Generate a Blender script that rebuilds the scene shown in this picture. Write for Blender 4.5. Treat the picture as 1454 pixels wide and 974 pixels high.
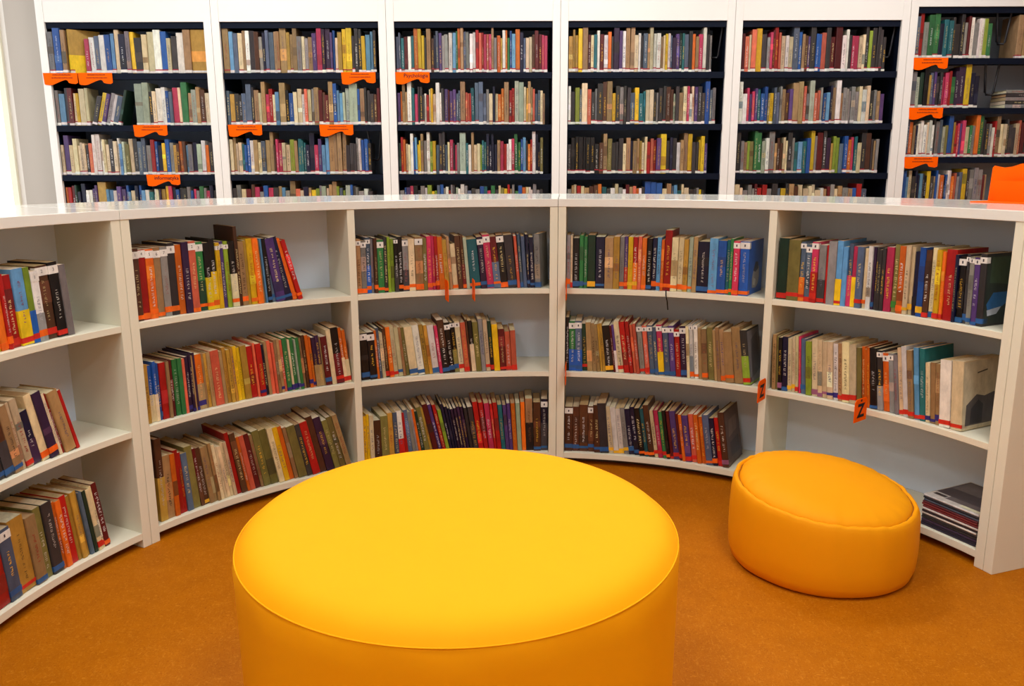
import bpy, math, random
from mathutils import Vector, Matrix

for o in list(bpy.data.objects):
    bpy.data.objects.remove(o)
scene = bpy.context.scene
COL = scene.collection
R_ = math.radians

# ------------------------------------------------------------------ camera
CAM_Z = 1.0945
PITCH, ROLL = 0.2108, -0.0026
cam_data = bpy.data.cameras.new('camera')
cam_data.sensor_width = 36.0
cam_data.lens = 36.0 * 1184.3 / 1454.0
cam_data.clip_start = 0.05
cam = bpy.data.objects.new('camera', cam_data)
COL.objects.link(cam)
cam.matrix_world = (Matrix.Translation((0, 0, CAM_Z))
                    @ Matrix.Rotation(math.pi / 2 - PITCH, 4, 'X') @ Matrix.Rotation(ROLL, 4, 'Z'))
scene.camera = cam

# ------------------------------------------------------------------ world, exposure
world = bpy.data.worlds.new('world')
scene.world = world
world.use_nodes = True
world.node_tree.nodes['Background'].inputs[0].default_value = (0.75, 0.85, 1.0, 1)
world.node_tree.nodes['Background'].inputs[1].default_value = 0.6
scene.view_settings.view_transform = 'Standard'
scene.view_settings.look = 'None'
scene.view_settings.gamma = 1.0
scene.view_settings.use_curve_mapping = False
scene.view_settings.exposure = 0.14
WINDOW_STRENGTH = 1.7
# ceiling lamps: x, y, watts
CEILING_LAMPS = [(-1.5, 3.75, 22), (0.3, 3.75, 22), (2.1, 3.75, 22),
                 (-0.9, 1.15, 20), (0.9, 1.15, 20), (-0.9, -0.8, 15), (0.9, -0.8, 15)]
CEIL_Z = 2.9

# ------------------------------------------------------------------ helpers
def lin(c):
    return tuple((v / 255 / 12.92) if v / 255 <= 0.04045 else (((v / 255) + 0.055) / 1.055) ** 2.4 for v in c)

class MB:
    """collects polygons with a colour and a material index, then links them as one mesh object"""
    def __init__(self):
        self.v, self.f, self.c, self.m = [], [], [], []
    def add(self, verts, faces, col=(1, 1, 1), mi=0, M=None):
        n = len(self.v)
        if M is not None:
            verts = [tuple(M @ Vector(p)) for p in verts]
        self.v += [tuple(p) for p in verts]
        for q in faces:
            self.f.append(tuple(i + n for i in q)); self.c.append(col); self.m.append(mi)
        return self
    def box(self, x0, x1, y0, y1, z0, z1, col=(1, 1, 1), mi=0, M=None):
        return self.add([(x0, y0, z0), (x1, y0, z0), (x1, y1, z0), (x0, y1, z0),
                         (x0, y0, z1), (x1, y0, z1), (x1, y1, z1), (x0, y1, z1)],
                        [(3, 2, 1, 0), (4, 5, 6, 7), (0, 1, 5, 4), (1, 2, 6, 5), (2, 3, 7, 6), (3, 0, 4, 7)], col, mi, M)
    def prism(self, pts, z0, z1, col=(1, 1, 1), mi=0, M=None):
        n = len(pts)                                   # outline counter-clockwise seen from above
        vs = [(x, y, z0) for x, y in pts] + [(x, y, z1) for x, y in pts]
        fs = [tuple(range(n - 1, -1, -1)), tuple(range(n, 2 * n))]
        fs += [(i, (i + 1) % n, n + (i + 1) % n, n + i) for i in range(n)]
        return self.add(vs, fs, col, mi, M)
    def merge(self, other, M=None):
        n = len(self.v)
        self.v += [tuple(M @ Vector(p)) for p in other.v] if M is not None else other.v
        self.f += [tuple(i + n for i in q) for q in other.f]
        self.c += other.c; self.m += other.m
        return self
    def mesh(self, name, mats, colours=False, smooth=False):
        me = bpy.data.meshes.new(name)
        me.from_pydata(self.v, [], self.f)
        for m in (mats if isinstance(mats, (list, tuple)) else [mats]):
            me.materials.append(m)
        if any(self.m):
            me.polygons.foreach_set('material_index', self.m)
        if colours:
            at = me.color_attributes.new('Col', 'FLOAT_COLOR', 'CORNER')
            buf = []
            for q, c in zip(self.f, self.c):
                buf += [c[0], c[1], c[2], 1.0] * len(q)
            at.data.foreach_set('color', buf)
        if smooth:
            me.polygons.foreach_set('use_smooth', [True] * len(me.polygons))
        me.update()
        return me
    def build(self, name, mats, parent=None, loc=None, colours=False, smooth=False, bevel=0.0):
        o = bpy.data.objects.new(name, self.mesh(name, mats, colours, smooth))
        COL.objects.link(o)
        if parent is not None:
            o.parent = parent
        if loc is not None:
            o.location = loc
        if bevel:
            b = o.modifiers.new('bevel', 'BEVEL'); b.width = bevel; b.segments = 2
            b.limit_method = 'ANGLE'; b.angle_limit = R_(40); b.use_clamp_overlap = True
        return o

def empty(name, loc=(0, 0, 0), rz=0.0):
    o = bpy.data.objects.new(name, None)
    COL.objects.link(o)
    o.empty_display_size = 0.05
    o.location = loc
    o.rotation_euler = (0, 0, rz)
    return o

def tag(o, label=None, cat=None, group=None, kind=None):
    if label: o['label'] = label
    if cat: o['category'] = cat
    if group: o['group'] = group
    if kind: o['kind'] = kind
    return o

def text_mb(s, size, col=(0.01, 0.01, 0.01), spacing=1.0, bold=0.0):
    """flat lettering in the x/z plane facing -y, centred on the origin"""
    cu = bpy.data.curves.new('lettering', 'FONT')
    cu.body = s; cu.size = size; cu.align_x = 'CENTER'; cu.align_y = 'CENTER'; cu.resolution_u = 2
    cu.space_character = spacing; cu.offset = bold
    ob = bpy.data.objects.new('lettering', cu)
    me = bpy.data.meshes.new_from_object(ob)
    mb = MB()
    mb.add([(v.co.x, 0.0, v.co.y) for v in me.vertices], [tuple(p.vertices) for p in me.polygons], col)
    bpy.data.objects.remove(ob); bpy.data.curves.remove(cu); bpy.data.meshes.remove(me)
    return mb

# ------------------------------------------------------------------ materials (all procedural)
def mat(name, col, rough=0.5, spec=0.5, noise=None, bump=None, coat=0.0, var=0.12, metallic=0.0):
    m = bpy.data.materials.new(name); m.use_nodes = True
    nt = m.node_tree; b = nt.nodes['Principled BSDF']
    b.inputs['Base Color'].default_value = (*col, 1)
    b.inputs['Roughness'].default_value = rough
    b.inputs['Specular IOR Level'].default_value = spec
    b.inputs['Coat Weight'].default_value = coat
    b.inputs['Metallic'].default_value = metallic
    tc = nt.nodes.new('ShaderNodeTexCoord')
    if noise:
        n = nt.nodes.new('ShaderNodeTexNoise'); n.inputs['Scale'].default_value = noise; n.inputs['Detail'].default_value = 4
        nt.links.new(tc.outputs['Object'], n.inputs['Vector'])
        mx = nt.nodes.new('ShaderNodeMix'); mx.data_type = 'RGBA'
        mx.inputs[6].default_value = (*[c * (1 - var) for c in col], 1)
        mx.inputs[7].default_value = (*[min(1, c * (1 + var)) for c in col], 1)
        nt.links.new(n.outputs['Fac'], mx.inputs[0]); nt.links.new(mx.outputs[2], b.inputs['Base Color'])
    if bump:
        n2 = nt.nodes.new('ShaderNodeTexNoise'); n2.inputs['Scale'].default_value = bump[0]; n2.inputs['Detail'].default_value = 3
        nt.links.new(tc.outputs['Object'], n2.inputs['Vector'])
        bp = nt.nodes.new('ShaderNodeBump'); bp.inputs['Strength'].default_value = bump[1]; bp.inputs['Distance'].default_value = bump[2]
        nt.links.new(n2.outputs['Fac'], bp.inputs['Height']); nt.links.new(bp.outputs['Normal'], b.inputs['Normal'])
    return m

def attr_mat(name, rough, wear, scale, stripes=False):
    m = bpy.data.materials.new(name); m.use_nodes = True
    nt = m.node_tree; b = nt.nodes['Principled BSDF']
    b.inputs['Roughness'].default_value = rough
    b.inputs['Specular IOR Level'].default_value = 0.4
    at = nt.nodes.new('ShaderNodeAttribute'); at.attribute_name = 'Col'
    geo = nt.nodes.new('ShaderNodeNewGeometry')
    n = nt.nodes.new('ShaderNodeTexNoise'); n.inputs['Scale'].default_value = scale; n.inputs['Detail'].default_value = 5
    n.inputs['Roughness'].default_value = 0.65
    mp = nt.nodes.new('ShaderNodeMapping')
    mp.inputs['Scale'].default_value = (1, 1, 12.0) if stripes else (1, 1, 0.5)
    nt.links.new(geo.outputs['Position'], mp.inputs['Vector']); nt.links.new(mp.outputs['Vector'], n.inputs['Vector'])
    rp = nt.nodes.new('ShaderNodeMapRange'); rp.inputs[1].default_value = 0.3; rp.inputs[2].default_value = 0.7
    rp.inputs[3].default_value = 1.0 - wear; rp.inputs[4].default_value = 1.0 + wear
    nt.links.new(n.outputs['Fac'], rp.inputs[0])
    vm = nt.nodes.new('ShaderNodeVectorMath'); vm.operation = 'SCALE'
    nt.links.new(at.outputs['Color'], vm.inputs[0]); nt.links.new(rp.outputs[0], vm.inputs['Scale'])
    nt.links.new(vm.outputs[0], b.inputs['Base Color'])
    return m

def emit_mat(name, col, strength):
    m = bpy.data.materials.new(name); m.use_nodes = True
    nt = m.node_tree; nt.nodes.remove(nt.nodes['Principled BSDF'])
    e = nt.nodes.new('ShaderNodeEmission'); e.inputs[0].default_value = (*col, 1); e.inputs[1].default_value = strength
    nt.links.new(e.outputs[0], nt.nodes['Material Output'].inputs[0])
    return m

def floor_mat():
    m = bpy.data.materials.new('orange_linoleum'); m.use_nodes = True
    nt = m.node_tree; b = nt.nodes['Principled BSDF']; L = nt.links
    b.inputs['Roughness'].default_value = 0.6; b.inputs['Specular IOR Level'].default_value = 0.08
    tc = nt.nodes.new('ShaderNodeTexCoord')
    def noise(scale, det, dist, sc=(1, 1, 1), rot=0.0):
        mp = nt.nodes.new('ShaderNodeMapping'); mp.inputs['Scale'].default_value = sc; mp.inputs['Rotation'].default_value = (0, 0, rot)
        n = nt.nodes.new('ShaderNodeTexNoise'); n.inputs['Scale'].default_value = scale; n.inputs['Detail'].default_value = det
        n.inputs['Distortion'].default_value = dist
        L.new(tc.outputs['Object'], mp.inputs['Vector']); L.new(mp.outputs['Vector'], n.inputs['Vector'])
        return n
    def ramp(n, lo, hi):
        r = nt.nodes.new('ShaderNodeMapRange'); r.inputs[1].default_value = lo; r.inputs[2].default_value = hi
        L.new(n.outputs['Fac'], r.inputs[0]); return r
    def mix(fac, a, bcol):
        x = nt.nodes.new('ShaderNodeMix'); x.data_type = 'RGBA'
        L.new(fac, x.inputs[0])
        if isinstance(a, tuple): x.inputs[6].default_value = (*a, 1)
        else: L.new(a, x.inputs[6])
        x.inputs[7].default_value = (*bcol, 1)
        return x.outputs[2]
    c = mix(ramp(noise(14, 6, 0.6), 0.25, 0.75).outputs[0], (0.37, 0.105, 0.0005), (0.43, 0.127, 0.0008))
    c = mix(ramp(noise(210, 3, 1.4, (1.0, 0.35, 1.0), 0.7), 0.57, 0.72).outputs[0], c, (0.50, 0.17, 0.010))
    c = mix(ramp(noise(240, 3, 1.4, (0.35, 1.0, 1.0), 0.5), 0.59, 0.74).outputs[0], c, (0.56, 0.21, 0.016))
    c = mix(ramp(noise(260, 2, 1.0), 0.58, 0.75).outputs[0], c, (0.27, 0.068, 0.001))
    L.new(c, b.inputs['Base Color'])
    bn = noise(400, 2, 0.3); bp = nt.nodes.new('ShaderNodeBump'); bp.inputs['Strength'].default_value = 0.15; bp.inputs['Distance'].default_value = 0.001
    L.new(bn.outputs['Fac'], bp.inputs['Height']); L.new(bp.outputs['Normal'], b.inputs['Normal'])
    return m

M_WHITE = mat('white_laminate', (0.78, 0.745, 0.585), 0.40, 0.3, noise=9, var=0.025)
M_TOP = mat('glossy_white_counter', (0.80, 0.785, 0.71), 0.10, 0.5, noise=6, var=0.015)
M_INNER = mat('grey_white_backing', (0.74, 0.84, 0.97), 0.6, 0.3, noise=7, var=0.03)
M_FRAME = mat('white_bookcase_front', (0.84, 0.82, 0.77), 0.45, 0.35, noise=4, var=0.02)
M_NAVY = mat('navy_shelf_steel', (0.004, 0.007, 0.017), 0.55, 0.1, noise=20, var=0.1)
M_SLATE = mat('slate_blue_backing', (0.26, 0.34, 0.48), 0.6, 0.3, noise=5, var=0.05)
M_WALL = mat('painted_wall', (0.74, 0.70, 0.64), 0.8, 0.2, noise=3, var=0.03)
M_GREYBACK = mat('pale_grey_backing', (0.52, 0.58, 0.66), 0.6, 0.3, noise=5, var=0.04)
M_STUB = mat('shaded_beige_wall', (0.46, 0.41, 0.355), 0.8, 0.2, noise=3, var=0.03)  # beige of the wall stub, darkened to carry the shade on that strip
M_CEIL = mat('ceiling_paint', (0.85, 0.85, 0.84), 0.85, 0.2, noise=3, var=0.02)
M_FLOOR = floor_mat()
M_OTTO = mat('yellow_leatherette', (0.95, 0.385, 0.003), 0.65, 0.08, noise=14, var=0.02, bump=(700, 0.12, 0.0006))
M_POUF = mat('amber_leatherette', (0.86, 0.33, 0.003), 0.6, 0.1, noise=12, var=0.03, bump=(500, 0.15, 0.0008))
M_SEAM = mat('dark_seam_thread', (0.32, 0.11, 0.004), 0.6, 0.3, noise=200, var=0.2)
M_ORANGE = mat('orange_acrylic', (1.0, 0.118, 0.0005), 0.5, 0.05, noise=8, var=0.04)
M_INK = mat('black_ink', (0.012, 0.012, 0.014), 0.6, 0.2, noise=60, var=0.2)
M_WIRE = mat('black_wire', (0.012, 0.013, 0.018), 0.4, 0.5, noise=30, var=0.2)
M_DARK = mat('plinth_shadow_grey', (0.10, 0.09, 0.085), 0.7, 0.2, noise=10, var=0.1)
M_BOOK = attr_mat('book_cover_print', 0.36, 0.20, 45)
M_PAGE = attr_mat('book_paper', 0.85, 0.16, 90, stripes=True)
M_LAMP = emit_mat('lamp_diffuser', (1.0, 0.96, 0.90), 6.0)
M_PANE = emit_mat('daylit_window_pane', (0.93, 0.97, 1.0), WINDOW_STRENGTH)

# ------------------------------------------------------------------ the room
XL, XR, YB, YF = -2.96, 4.6, 5.42, -2.2
def struct(name, mb, m, **k):
    return tag(mb.build(name, m, **k), kind='structure')
struct('floor', MB().box(XL - .1, XR + .1, YF - .1, YB + .1, -.05, 0), M_FLOOR)
struct('ceiling', MB().box(XL - .1, XR + .1, YF - .1, YB + .1, CEIL_Z, CEIL_Z + .05), M_CEIL)
struct('wall_back', MB().box(XL - .1, XR + .1, YB, YB + .1, 0, CEIL_Z), M_WALL)
struct('wall_right', MB().box(XR, XR + .1, YF, YB, 0, CEIL_Z), M_WALL)
struct('wall_front', MB().box(XL - .1, XR + .1, YF - .1, YF, 0, CEIL_Z), M_WALL)
# stub of wall between the window corner and the first wall bookcase
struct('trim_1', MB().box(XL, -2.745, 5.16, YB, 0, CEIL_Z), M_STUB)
# left wall with a tall window that reaches the corner
wl = MB().box(XL - .1, XL, YF, 2.75, 0, CEIL_Z).box(XL - .1, XL, 2.75, 5.16, 0, .35).box(XL - .1, XL, 2.75, 5.16, 2.62, CEIL_Z)
struct('wall_left', wl.box(XL - .1, XL, 5.16, YB, 0, CEIL_Z), M_WALL)
win = struct('window_1', MB().box(XL - .09, XL - .03, 2.75, 2.80, .35, 2.62).box(XL - .09, XL - .03, 5.14, 5.16, .35, 2.62)
             .box(XL - .09, XL - .03, 2.80, 5.14, .35, .39).box(XL - .09, XL - .03, 2.80, 5.14, 2.58, 2.62)
             .box(XL - .09, XL - .03, 3.56, 3.60, .39, 2.58).box(XL - .09, XL - .03, 4.34, 4.38, .39, 2.58), M_WHITE)
for a, b in ((2.80, 3.56), (3.60, 4.34), (4.38, 5.14)):
    MB().box(XL - .07, XL - .065, a, b, .39, 2.58).build('pane', M_PANE, win)

for i, (x, y, w) in enumerate(CEILING_LAMPS):
    t = tag(empty('ceiling_lamp', (x, y, CEIL_Z)), 'square white ceiling lamp panel recessed in the ceiling', 'lamp', 'ceiling lamp panels')
    MB().box(-.32, .32, -.32, -.30, -.025, 0).box(-.32, .32, .30, .32, -.025, 0).box(-.32, -.30, -.30, .30, -.025, 0)\
        .box(.30, .32, -.30, .30, -.025, 0).build('frame', M_FRAME, t)
    MB().box(-.30, .30, -.30, .30, -.012, -.004).build('diffuser', M_LAMP, t)
    ld = bpy.data.lights.new('lamp_light', 'AREA'); ld.shape = 'SQUARE'; ld.size = 0.58; ld.energy = w; ld.color = (0.95, 0.98, 1.0)
    lo = bpy.data.objects.new('lamp_light', ld); COL.objects.link(lo); lo.parent = t; lo.location = (0, 0, -.03)

# ------------------------------------------------------------------ the curved bookcase
CX, CY, RAD = 0.0731, 1.6498, 1.3031
R_BACK, R_OUT = RAD + .245, 1.83
Z_TOP, Z_UNDER = .977, .9496
SHELF_TOP = {1: .661, 2: .356, 3: .0466}
def arc(r, deg):
    a = R_(deg); return (CX + r * math.sin(a), CY + r * math.cos(a))
def sector(r0, r1, a0, a1, z0, z1, step=1.6):
    n = max(1, int(math.ceil((a1 - a0) / step)))
    aa = [a0 + (a1 - a0) * i / n for i in range(n + 1)]
    vs, fs = [], []
    for a in aa:
        p, q = arc(r0, a), arc(r1, a)
        vs += [(*p, z0), (*q, z0), (*q, z1), (*p, z1)]
    for i in range(n):
        k = i * 4
        for j in range(4):
            fs.append((k + j, k + (j + 1) % 4, k + 4 + (j + 1) % 4, k + 4 + j))
    fs.append((3, 2, 1, 0)); k = n * 4; fs.append((k, k + 1, k + 2, k + 3))
    fs = [tuple(reversed(q)) for q in fs]
    return MB().add(vs, fs)
PT = 1.25          # panel thickness in degrees
UNITS = [(-125.6, -93.2, -60.8, 'white curved bookcase unit next to the window end, two bays with few books'),
         (-60.8, -27.82, 3.94, 'middle white curved bookcase unit, two bays full of worn children\'s books'),
         (3.94, 36.07, 69.27, 'white curved bookcase unit with end panel, magazines on its bottom shelf')]
for k, (a0, am, a1, lab) in enumerate(UNITS):
    p = arc(RAD, am)
    u = empty('curved_bookcase', (0, 0, 0))
    tag(u, lab, 'bookcase', 'curved bookcase units')
    g = .03
    for s0, s1 in ((a0 + g, a0 + PT), (a1 - PT, a1 - g)):
        sector(RAD, R_OUT, s0, s1, 0, Z_UNDER).build('side_panel', M_WHITE, u, bevel=.0012)
    sector(RAD + .001, R_BACK, am - .55, am + .55, .0466, Z_UNDER).build('divider', M_WHITE, u, bevel=.0012)
    sector(RAD - .002, R_OUT + .01, a0 + g, a1 - g, Z_UNDER, Z_TOP).build('countertop', M_TOP, u, bevel=.0015)
    sector(R_BACK, R_BACK + .008, a0 + PT, a1 - PT, .0466, Z_UNDER).build('back_panel', M_INNER, u)
    sector(R_OUT - .02, R_OUT - .005, a0 + PT, a1 - PT, .03, Z_UNDER).build('outer_panel', M_WHITE, u)
    for lv in (1, 2):
        for b0, b1 in ((a0 + PT, am - .55), (am + .55, a1 - PT)):
            sector(RAD + .001, R_BACK, b0, b1, SHELF_TOP[lv] - .0185, SHELF_TOP[lv]).build('shelf', M_WHITE, u, bevel=.001)
    sector(RAD + .001, R_BACK, a0 + PT, a1 - PT, SHELF_TOP[3] - .021, SHELF_TOP[3]).build('bottom_shelf', M_WHITE, u, bevel=.001)
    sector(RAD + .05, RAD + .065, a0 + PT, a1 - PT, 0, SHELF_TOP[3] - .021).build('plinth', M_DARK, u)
    if k == 2:
        sector(RAD, R_OUT, 69.30, 70.5, 0, Z_UNDER).build('end_panel', M_WHITE, u, bevel=.0012)
        sector(RAD - .002, R_OUT + .01, 69.24, 70.55, Z_UNDER, Z_TOP).build('countertop_end', M_TOP, u, bevel=.0015)

# ------------------------------------------------------------------ the wall bookcases behind
YFR = 5.0
BAY_W = .99
BAYS = [-2.69 + BAY_W * i for i in range(6)]
LV = [1.612, 1.322, 1.040, .780, .49, .20]
LV6 = [1.683, 1.408, 1.130, .852, .57, .29]
def bay_levels(i): return LV6 if i == 5 else LV
BAY_LAB = ['white wall bookcase with navy shelves beside the window wall',
           'white wall bookcase with navy shelves, second from the window',
           'white wall bookcase with navy shelves under the Psychologia sign bay',
           'white wall bookcase with navy shelves, fourth from the window',
           'white wall bookcase with navy shelves, fifth from the window',
           'white wall bookcase with raised navy shelves and wire supports']
BAY_LAB[2] = 'white wall bookcase with navy shelves carrying the Psychologia sign'
for i, x in enumerate(BAYS):
    t = empty('wall_bookcase', (x, YFR, 0))
    tag(t, BAY_LAB[i], 'bookcase', 'wall bookcases')
    lv = bay_levels(i); ztop = lv[0] + .278
    W = BAY_W
    for x0 in (.001, W - .044):
        MB().box(x0, x0 + .043, 0, .36, 0, 2.6).build('side_panel', M_FRAME, t, bevel=.001)
    MB().box(.0445, W - .0445, .002, .02, ztop, 2.6).build('fascia_panel', M_FRAME, t)
    MB().box(.0445, W - .0445, .34, .35, .05, ztop + .1).build('back_panel', M_SLATE if i < 5 else M_GREYBACK, t)
    for x0 in (.0445, W - .0475):
        MB().box(x0, x0 + .003, .02, .335, .05, ztop).build('steel_side', M_NAVY, t)
    MB().box(.0475, W - .0475, .02, .33, ztop - .004, ztop).box(.0475, W - .0475, .012, .02, ztop - .034, ztop).build('top_plate', M_NAVY, t)
    for z in lv:
        MB().box(.0475, W - .0475, .01, .33, z - .006, z).box(.0475, W - .0475, .004, .01, z - .034, z).build('shelf', M_NAVY, t)

# ------------------------------------------------------------------ ottoman and pouf
def revolve(profile, n, fn=None):
    vs, fs = [], []
    for k in range(n):
        a = 2 * math.pi * k / n
        for j, (r, z) in enumerate(profile):
            p = (r * math.cos(a), r * math.sin(a), z)
            vs.append(fn(p, a, j) if fn else p)
    m = len(profile)
    for k in range(n):
        for j in range(m - 1):
            a, b = k * m + j, ((k + 1) % n) * m + j
            fs.append((a, b, b + 1, a + 1))
    return MB().add(vs, fs)

OT_R, OT_Z, OT_C = .405, .4255, .036
ott = empty('ottoman', (-.10, 1.467, 0))
tag(ott, 'large round bright yellow ottoman with a smooth taut top', 'ottoman')
prof = [(OT_R * (1 - (1 - i / 40) ** 1.0), 0) for i in range(41)]
top = []
for i in range(49):
    q = i / 48
    r = OT_R * (1 - (1 - q) ** 2.2)
    top.append((max(r, .0005), OT_Z + OT_C * (1 - (r / OT_R) ** 16)))
revolve(list(reversed(top)), 128).build('top_cushion', M_OTTO, ott, smooth=True)
side = [(OT_R, OT_Z), (OT_R + .0035, OT_Z - .012), (OT_R + .003, OT_Z - .05), (OT_R, .2), (OT_R - .002, .05), (OT_R - .006, .0)]
def ott_wrinkle(p, a, j):
    s = 1 + .0016 * math.sin(9 * a + j) + .0012 * math.sin(17 * a - 2 * j)
    return (p[0] * s, p[1] * s, p[2])
revolve(side, 128, ott_wrinkle).build('side_cover', M_OTTO, ott, smooth=True)
pip = [(OT_R + .0006 + .0013 * math.cos(t * math.pi / 4), OT_Z + .001 + .0013 * math.sin(t * math.pi / 4)) for t in range(9)]
revolve(pip, 160).build('piping', M_OTTO, ott, smooth=True)

random.seed(5)
PF = (.866, 2.187)
pf = empty('pouf', (PF[0], PF[1], 0))
tag(pf, 'small round amber beanbag pouf with a sagging top, in front of the bookcase', 'pouf')
ph = [random.uniform(0, 6.28) for _ in range(8)]
def lump(a):
    return (math.sin(3 * a + ph[0]) + .7 * math.sin(5 * a + ph[1]) + .6 * math.sin(8 * a + ph[2]) + .5 * math.sin(13 * a + ph[3])) / 2.8
def crease(a):
    return .5 * math.sin(23 * a + ph[4]) + .5 * math.sin(37 * a + ph[5])
def pouf_shape(p, a, j):
    r = math.hypot(p[0], p[1]); z = p[2]
    f = z / .222
    edge = max(0, 1 - abs(r - .235) / .06) * min(1, f)
    r2 = r * (1 + .012 * lump(a) * min(1, r / .2) + .004 * crease(a) * edge)
    z2 = z + f * (.026 * (-.66 * p[0] + .75 * p[1]) / .2475 * 1.0) + .003 * lump(a + 1) * f * edge + .0022 * crease(a + .3) * edge
    return (r2 * math.cos(a), r2 * math.sin(a), max(0, z2))
sd = [(.226, .0), (.240, .010), (.2475, .035), (.250, .08), (.2495, .13), (.2475, .175), (.2445, .200), (.2410, .2115), (.2365, .2170), (.2315, .2165), (.2285, .2120), (.2270, .2050)]
revolve(sd, 144, pouf_shape).build('side_cover', M_POUF, pf, smooth=True)
tp = [(.2270, .2050), (.2255, .2120), (.2225, .2180), (.2150, .2255), (.202, .2325), (.180, .2395), (.150, .2450), (.115, .2485), (.08, .2503), (.04, .2512), (.0005, .2515)]
def pouf_top(p, a, j):
    q = pouf_shape(p, a, j); r = math.hypot(p[0], p[1])
    return (q[0], q[1], q[2] + .004 * math.sin(p[0] * 22 + 1) * math.sin(p[1] * 17 + 2) * (1 - r / .23))
revolve(tp, 144, pouf_top).build('top_panel', M_POUF, pf, smooth=True)
sm = [(.2278 + .0013 * math.cos(t * math.pi / 3), .2110 + .0013 * math.sin(t * math.pi / 3)) for t in range(7)]
revolve(sm, 144, pouf_shape).build('seam', M_SEAM, pf, smooth=True)

# ------------------------------------------------------------------ books
PAL = {'r': (178, 28, 28), 'd': (104, 26, 32), 'o': (222, 112, 30), 'y': (226, 186, 28), 'm': (188, 148, 62), 'c': (218, 200, 160),
       'w': (224, 220, 212), 't': (166, 134, 92), 'b': (32, 88, 168), 'n': (24, 28, 62), 'l': (96, 152, 196), 'g': (52, 128, 72),
       'e': (26, 62, 48), 'i': (140, 164, 52), 'k': (24, 23, 26), 'x': (62, 60, 62), 's': (138, 136, 134), 'p': (200, 54, 96),
       'u': (92, 66, 128), 'v': (58, 36, 70), 'h': (92, 58, 40), 'q': (30, 108, 116), 'a': (214, 104, 78), 'f': (132, 124, 68),
       'j': (170, 186, 164), 'z': (86, 104, 128)}
NAME = {'r': 'red', 'd': 'maroon', 'o': 'orange', 'y': 'yellow', 'm': 'mustard', 'c': 'cream', 'w': 'white', 't': 'tan', 'b': 'blue',
        'n': 'navy', 'l': 'light blue', 'g': 'green', 'e': 'dark green', 'i': 'lime green', 'k': 'black', 'x': 'charcoal', 's': 'grey',
        'p': 'pink', 'u': 'purple', 'v': 'dark violet', 'h': 'brown', 'q': 'teal', 'a': 'salmon', 'f': 'olive', 'j': 'pale green', 'z': 'slate blue'}
BAND = {'O': ((232, 98, 24), 'orange'), 'B': ((40, 88, 140), 'blue'), 'R': ((196, 40, 30), 'red'), 'Y': ((228, 172, 40), 'yellow'),
        'G': ((60, 130, 50), 'green'), 'U': ((44, 40, 110), 'dark blue'), 'P': ((150, 90, 120), 'mauve')}
LIGHT = set('ywcmjtlsi')

def cover_mb(w, d, h, col, hard):
    t = .0022 if hard else .0009
    r = min(.35 * w, .004 if hard else .0022)
    pts = [(0, d), (0, r), (.3 * r, .25 * r), (r, 0), (w - r, 0), (w - .3 * r, .25 * r), (w, r), (w, d), (w - t, d), (w - t, t + .001), (t, t + .001), (t, d)]
    n = len(pts)
    mb = MB()
    vs = [(x, y, 0) for x, y in pts] + [(x, y, h) for x, y in pts]
    fs = [(i, (i + 1) % n, n + (i + 1) % n, n + i) for i in range(n)]
    for ring, flip in ((0, False), (n, True)):       # end caps of the U-shaped cover
        cap = [(0, 1, 10, 11), (1, 2, 3, 10), (3, 4, 9, 10), (4, 5, 6, 9), (6, 7, 8, 9)]
        for q in cap:
            q = tuple(i + ring for i in q)
            fs.append(tuple(reversed(q)) if flip else q)
    fs = [tuple(q) for q in fs]
    return mb.add(vs, fs, col)

def lettering_mb(w, h, col, rng, lo, hi):
    """marks of the vertical spine title, too small to read"""
    mb = MB()
    cw = min(.44 * w, .0075)
    x0, x1 = w / 2 - cw / 2, w / 2 + cw / 2
    z = h * hi
    y = -.0005
    while z > h * lo:
        s = rng.uniform(.5, .8) * cw
        if rng.random() < .86:
            k = s * rng.uniform(.20, .34)
            if rng.random() < .5:
                mb.add([(x0, y, z - k), (x1, y, z - k), (x1, y, z), (x0, y, z)], [(0, 1, 2, 3)], col)
            else:
                a, b = rng.uniform(0, .5) * cw, rng.uniform(0, .3) * cw
                mb.add([(x0 + a, y, z - s * .75), (x1 - b, y, z - s * .75), (x1 - b, y, z - s * .35), (x0 + a, y, z - s * .35)], [(0, 1, 2, 3)], col)
            if rng.random() < .5:
                xx = rng.choice((x0, x1 - cw * .25))
                mb.add([(xx, y, z - s * .7), (xx + cw * .25, y, z - s * .7), (xx + cw * .25, y, z), (xx, y, z)], [(0, 1, 2, 3)], col)
        z -= s
    return mb

DIGITS = {ch: text_mb(ch, .012, lin((30, 30, 40))) for ch in '12345678'}
def wrap_box(w, z0, z1, d, col, e):
    return MB().box(-e, w + e, -e - .0002, d, z0, z1, col)

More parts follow.
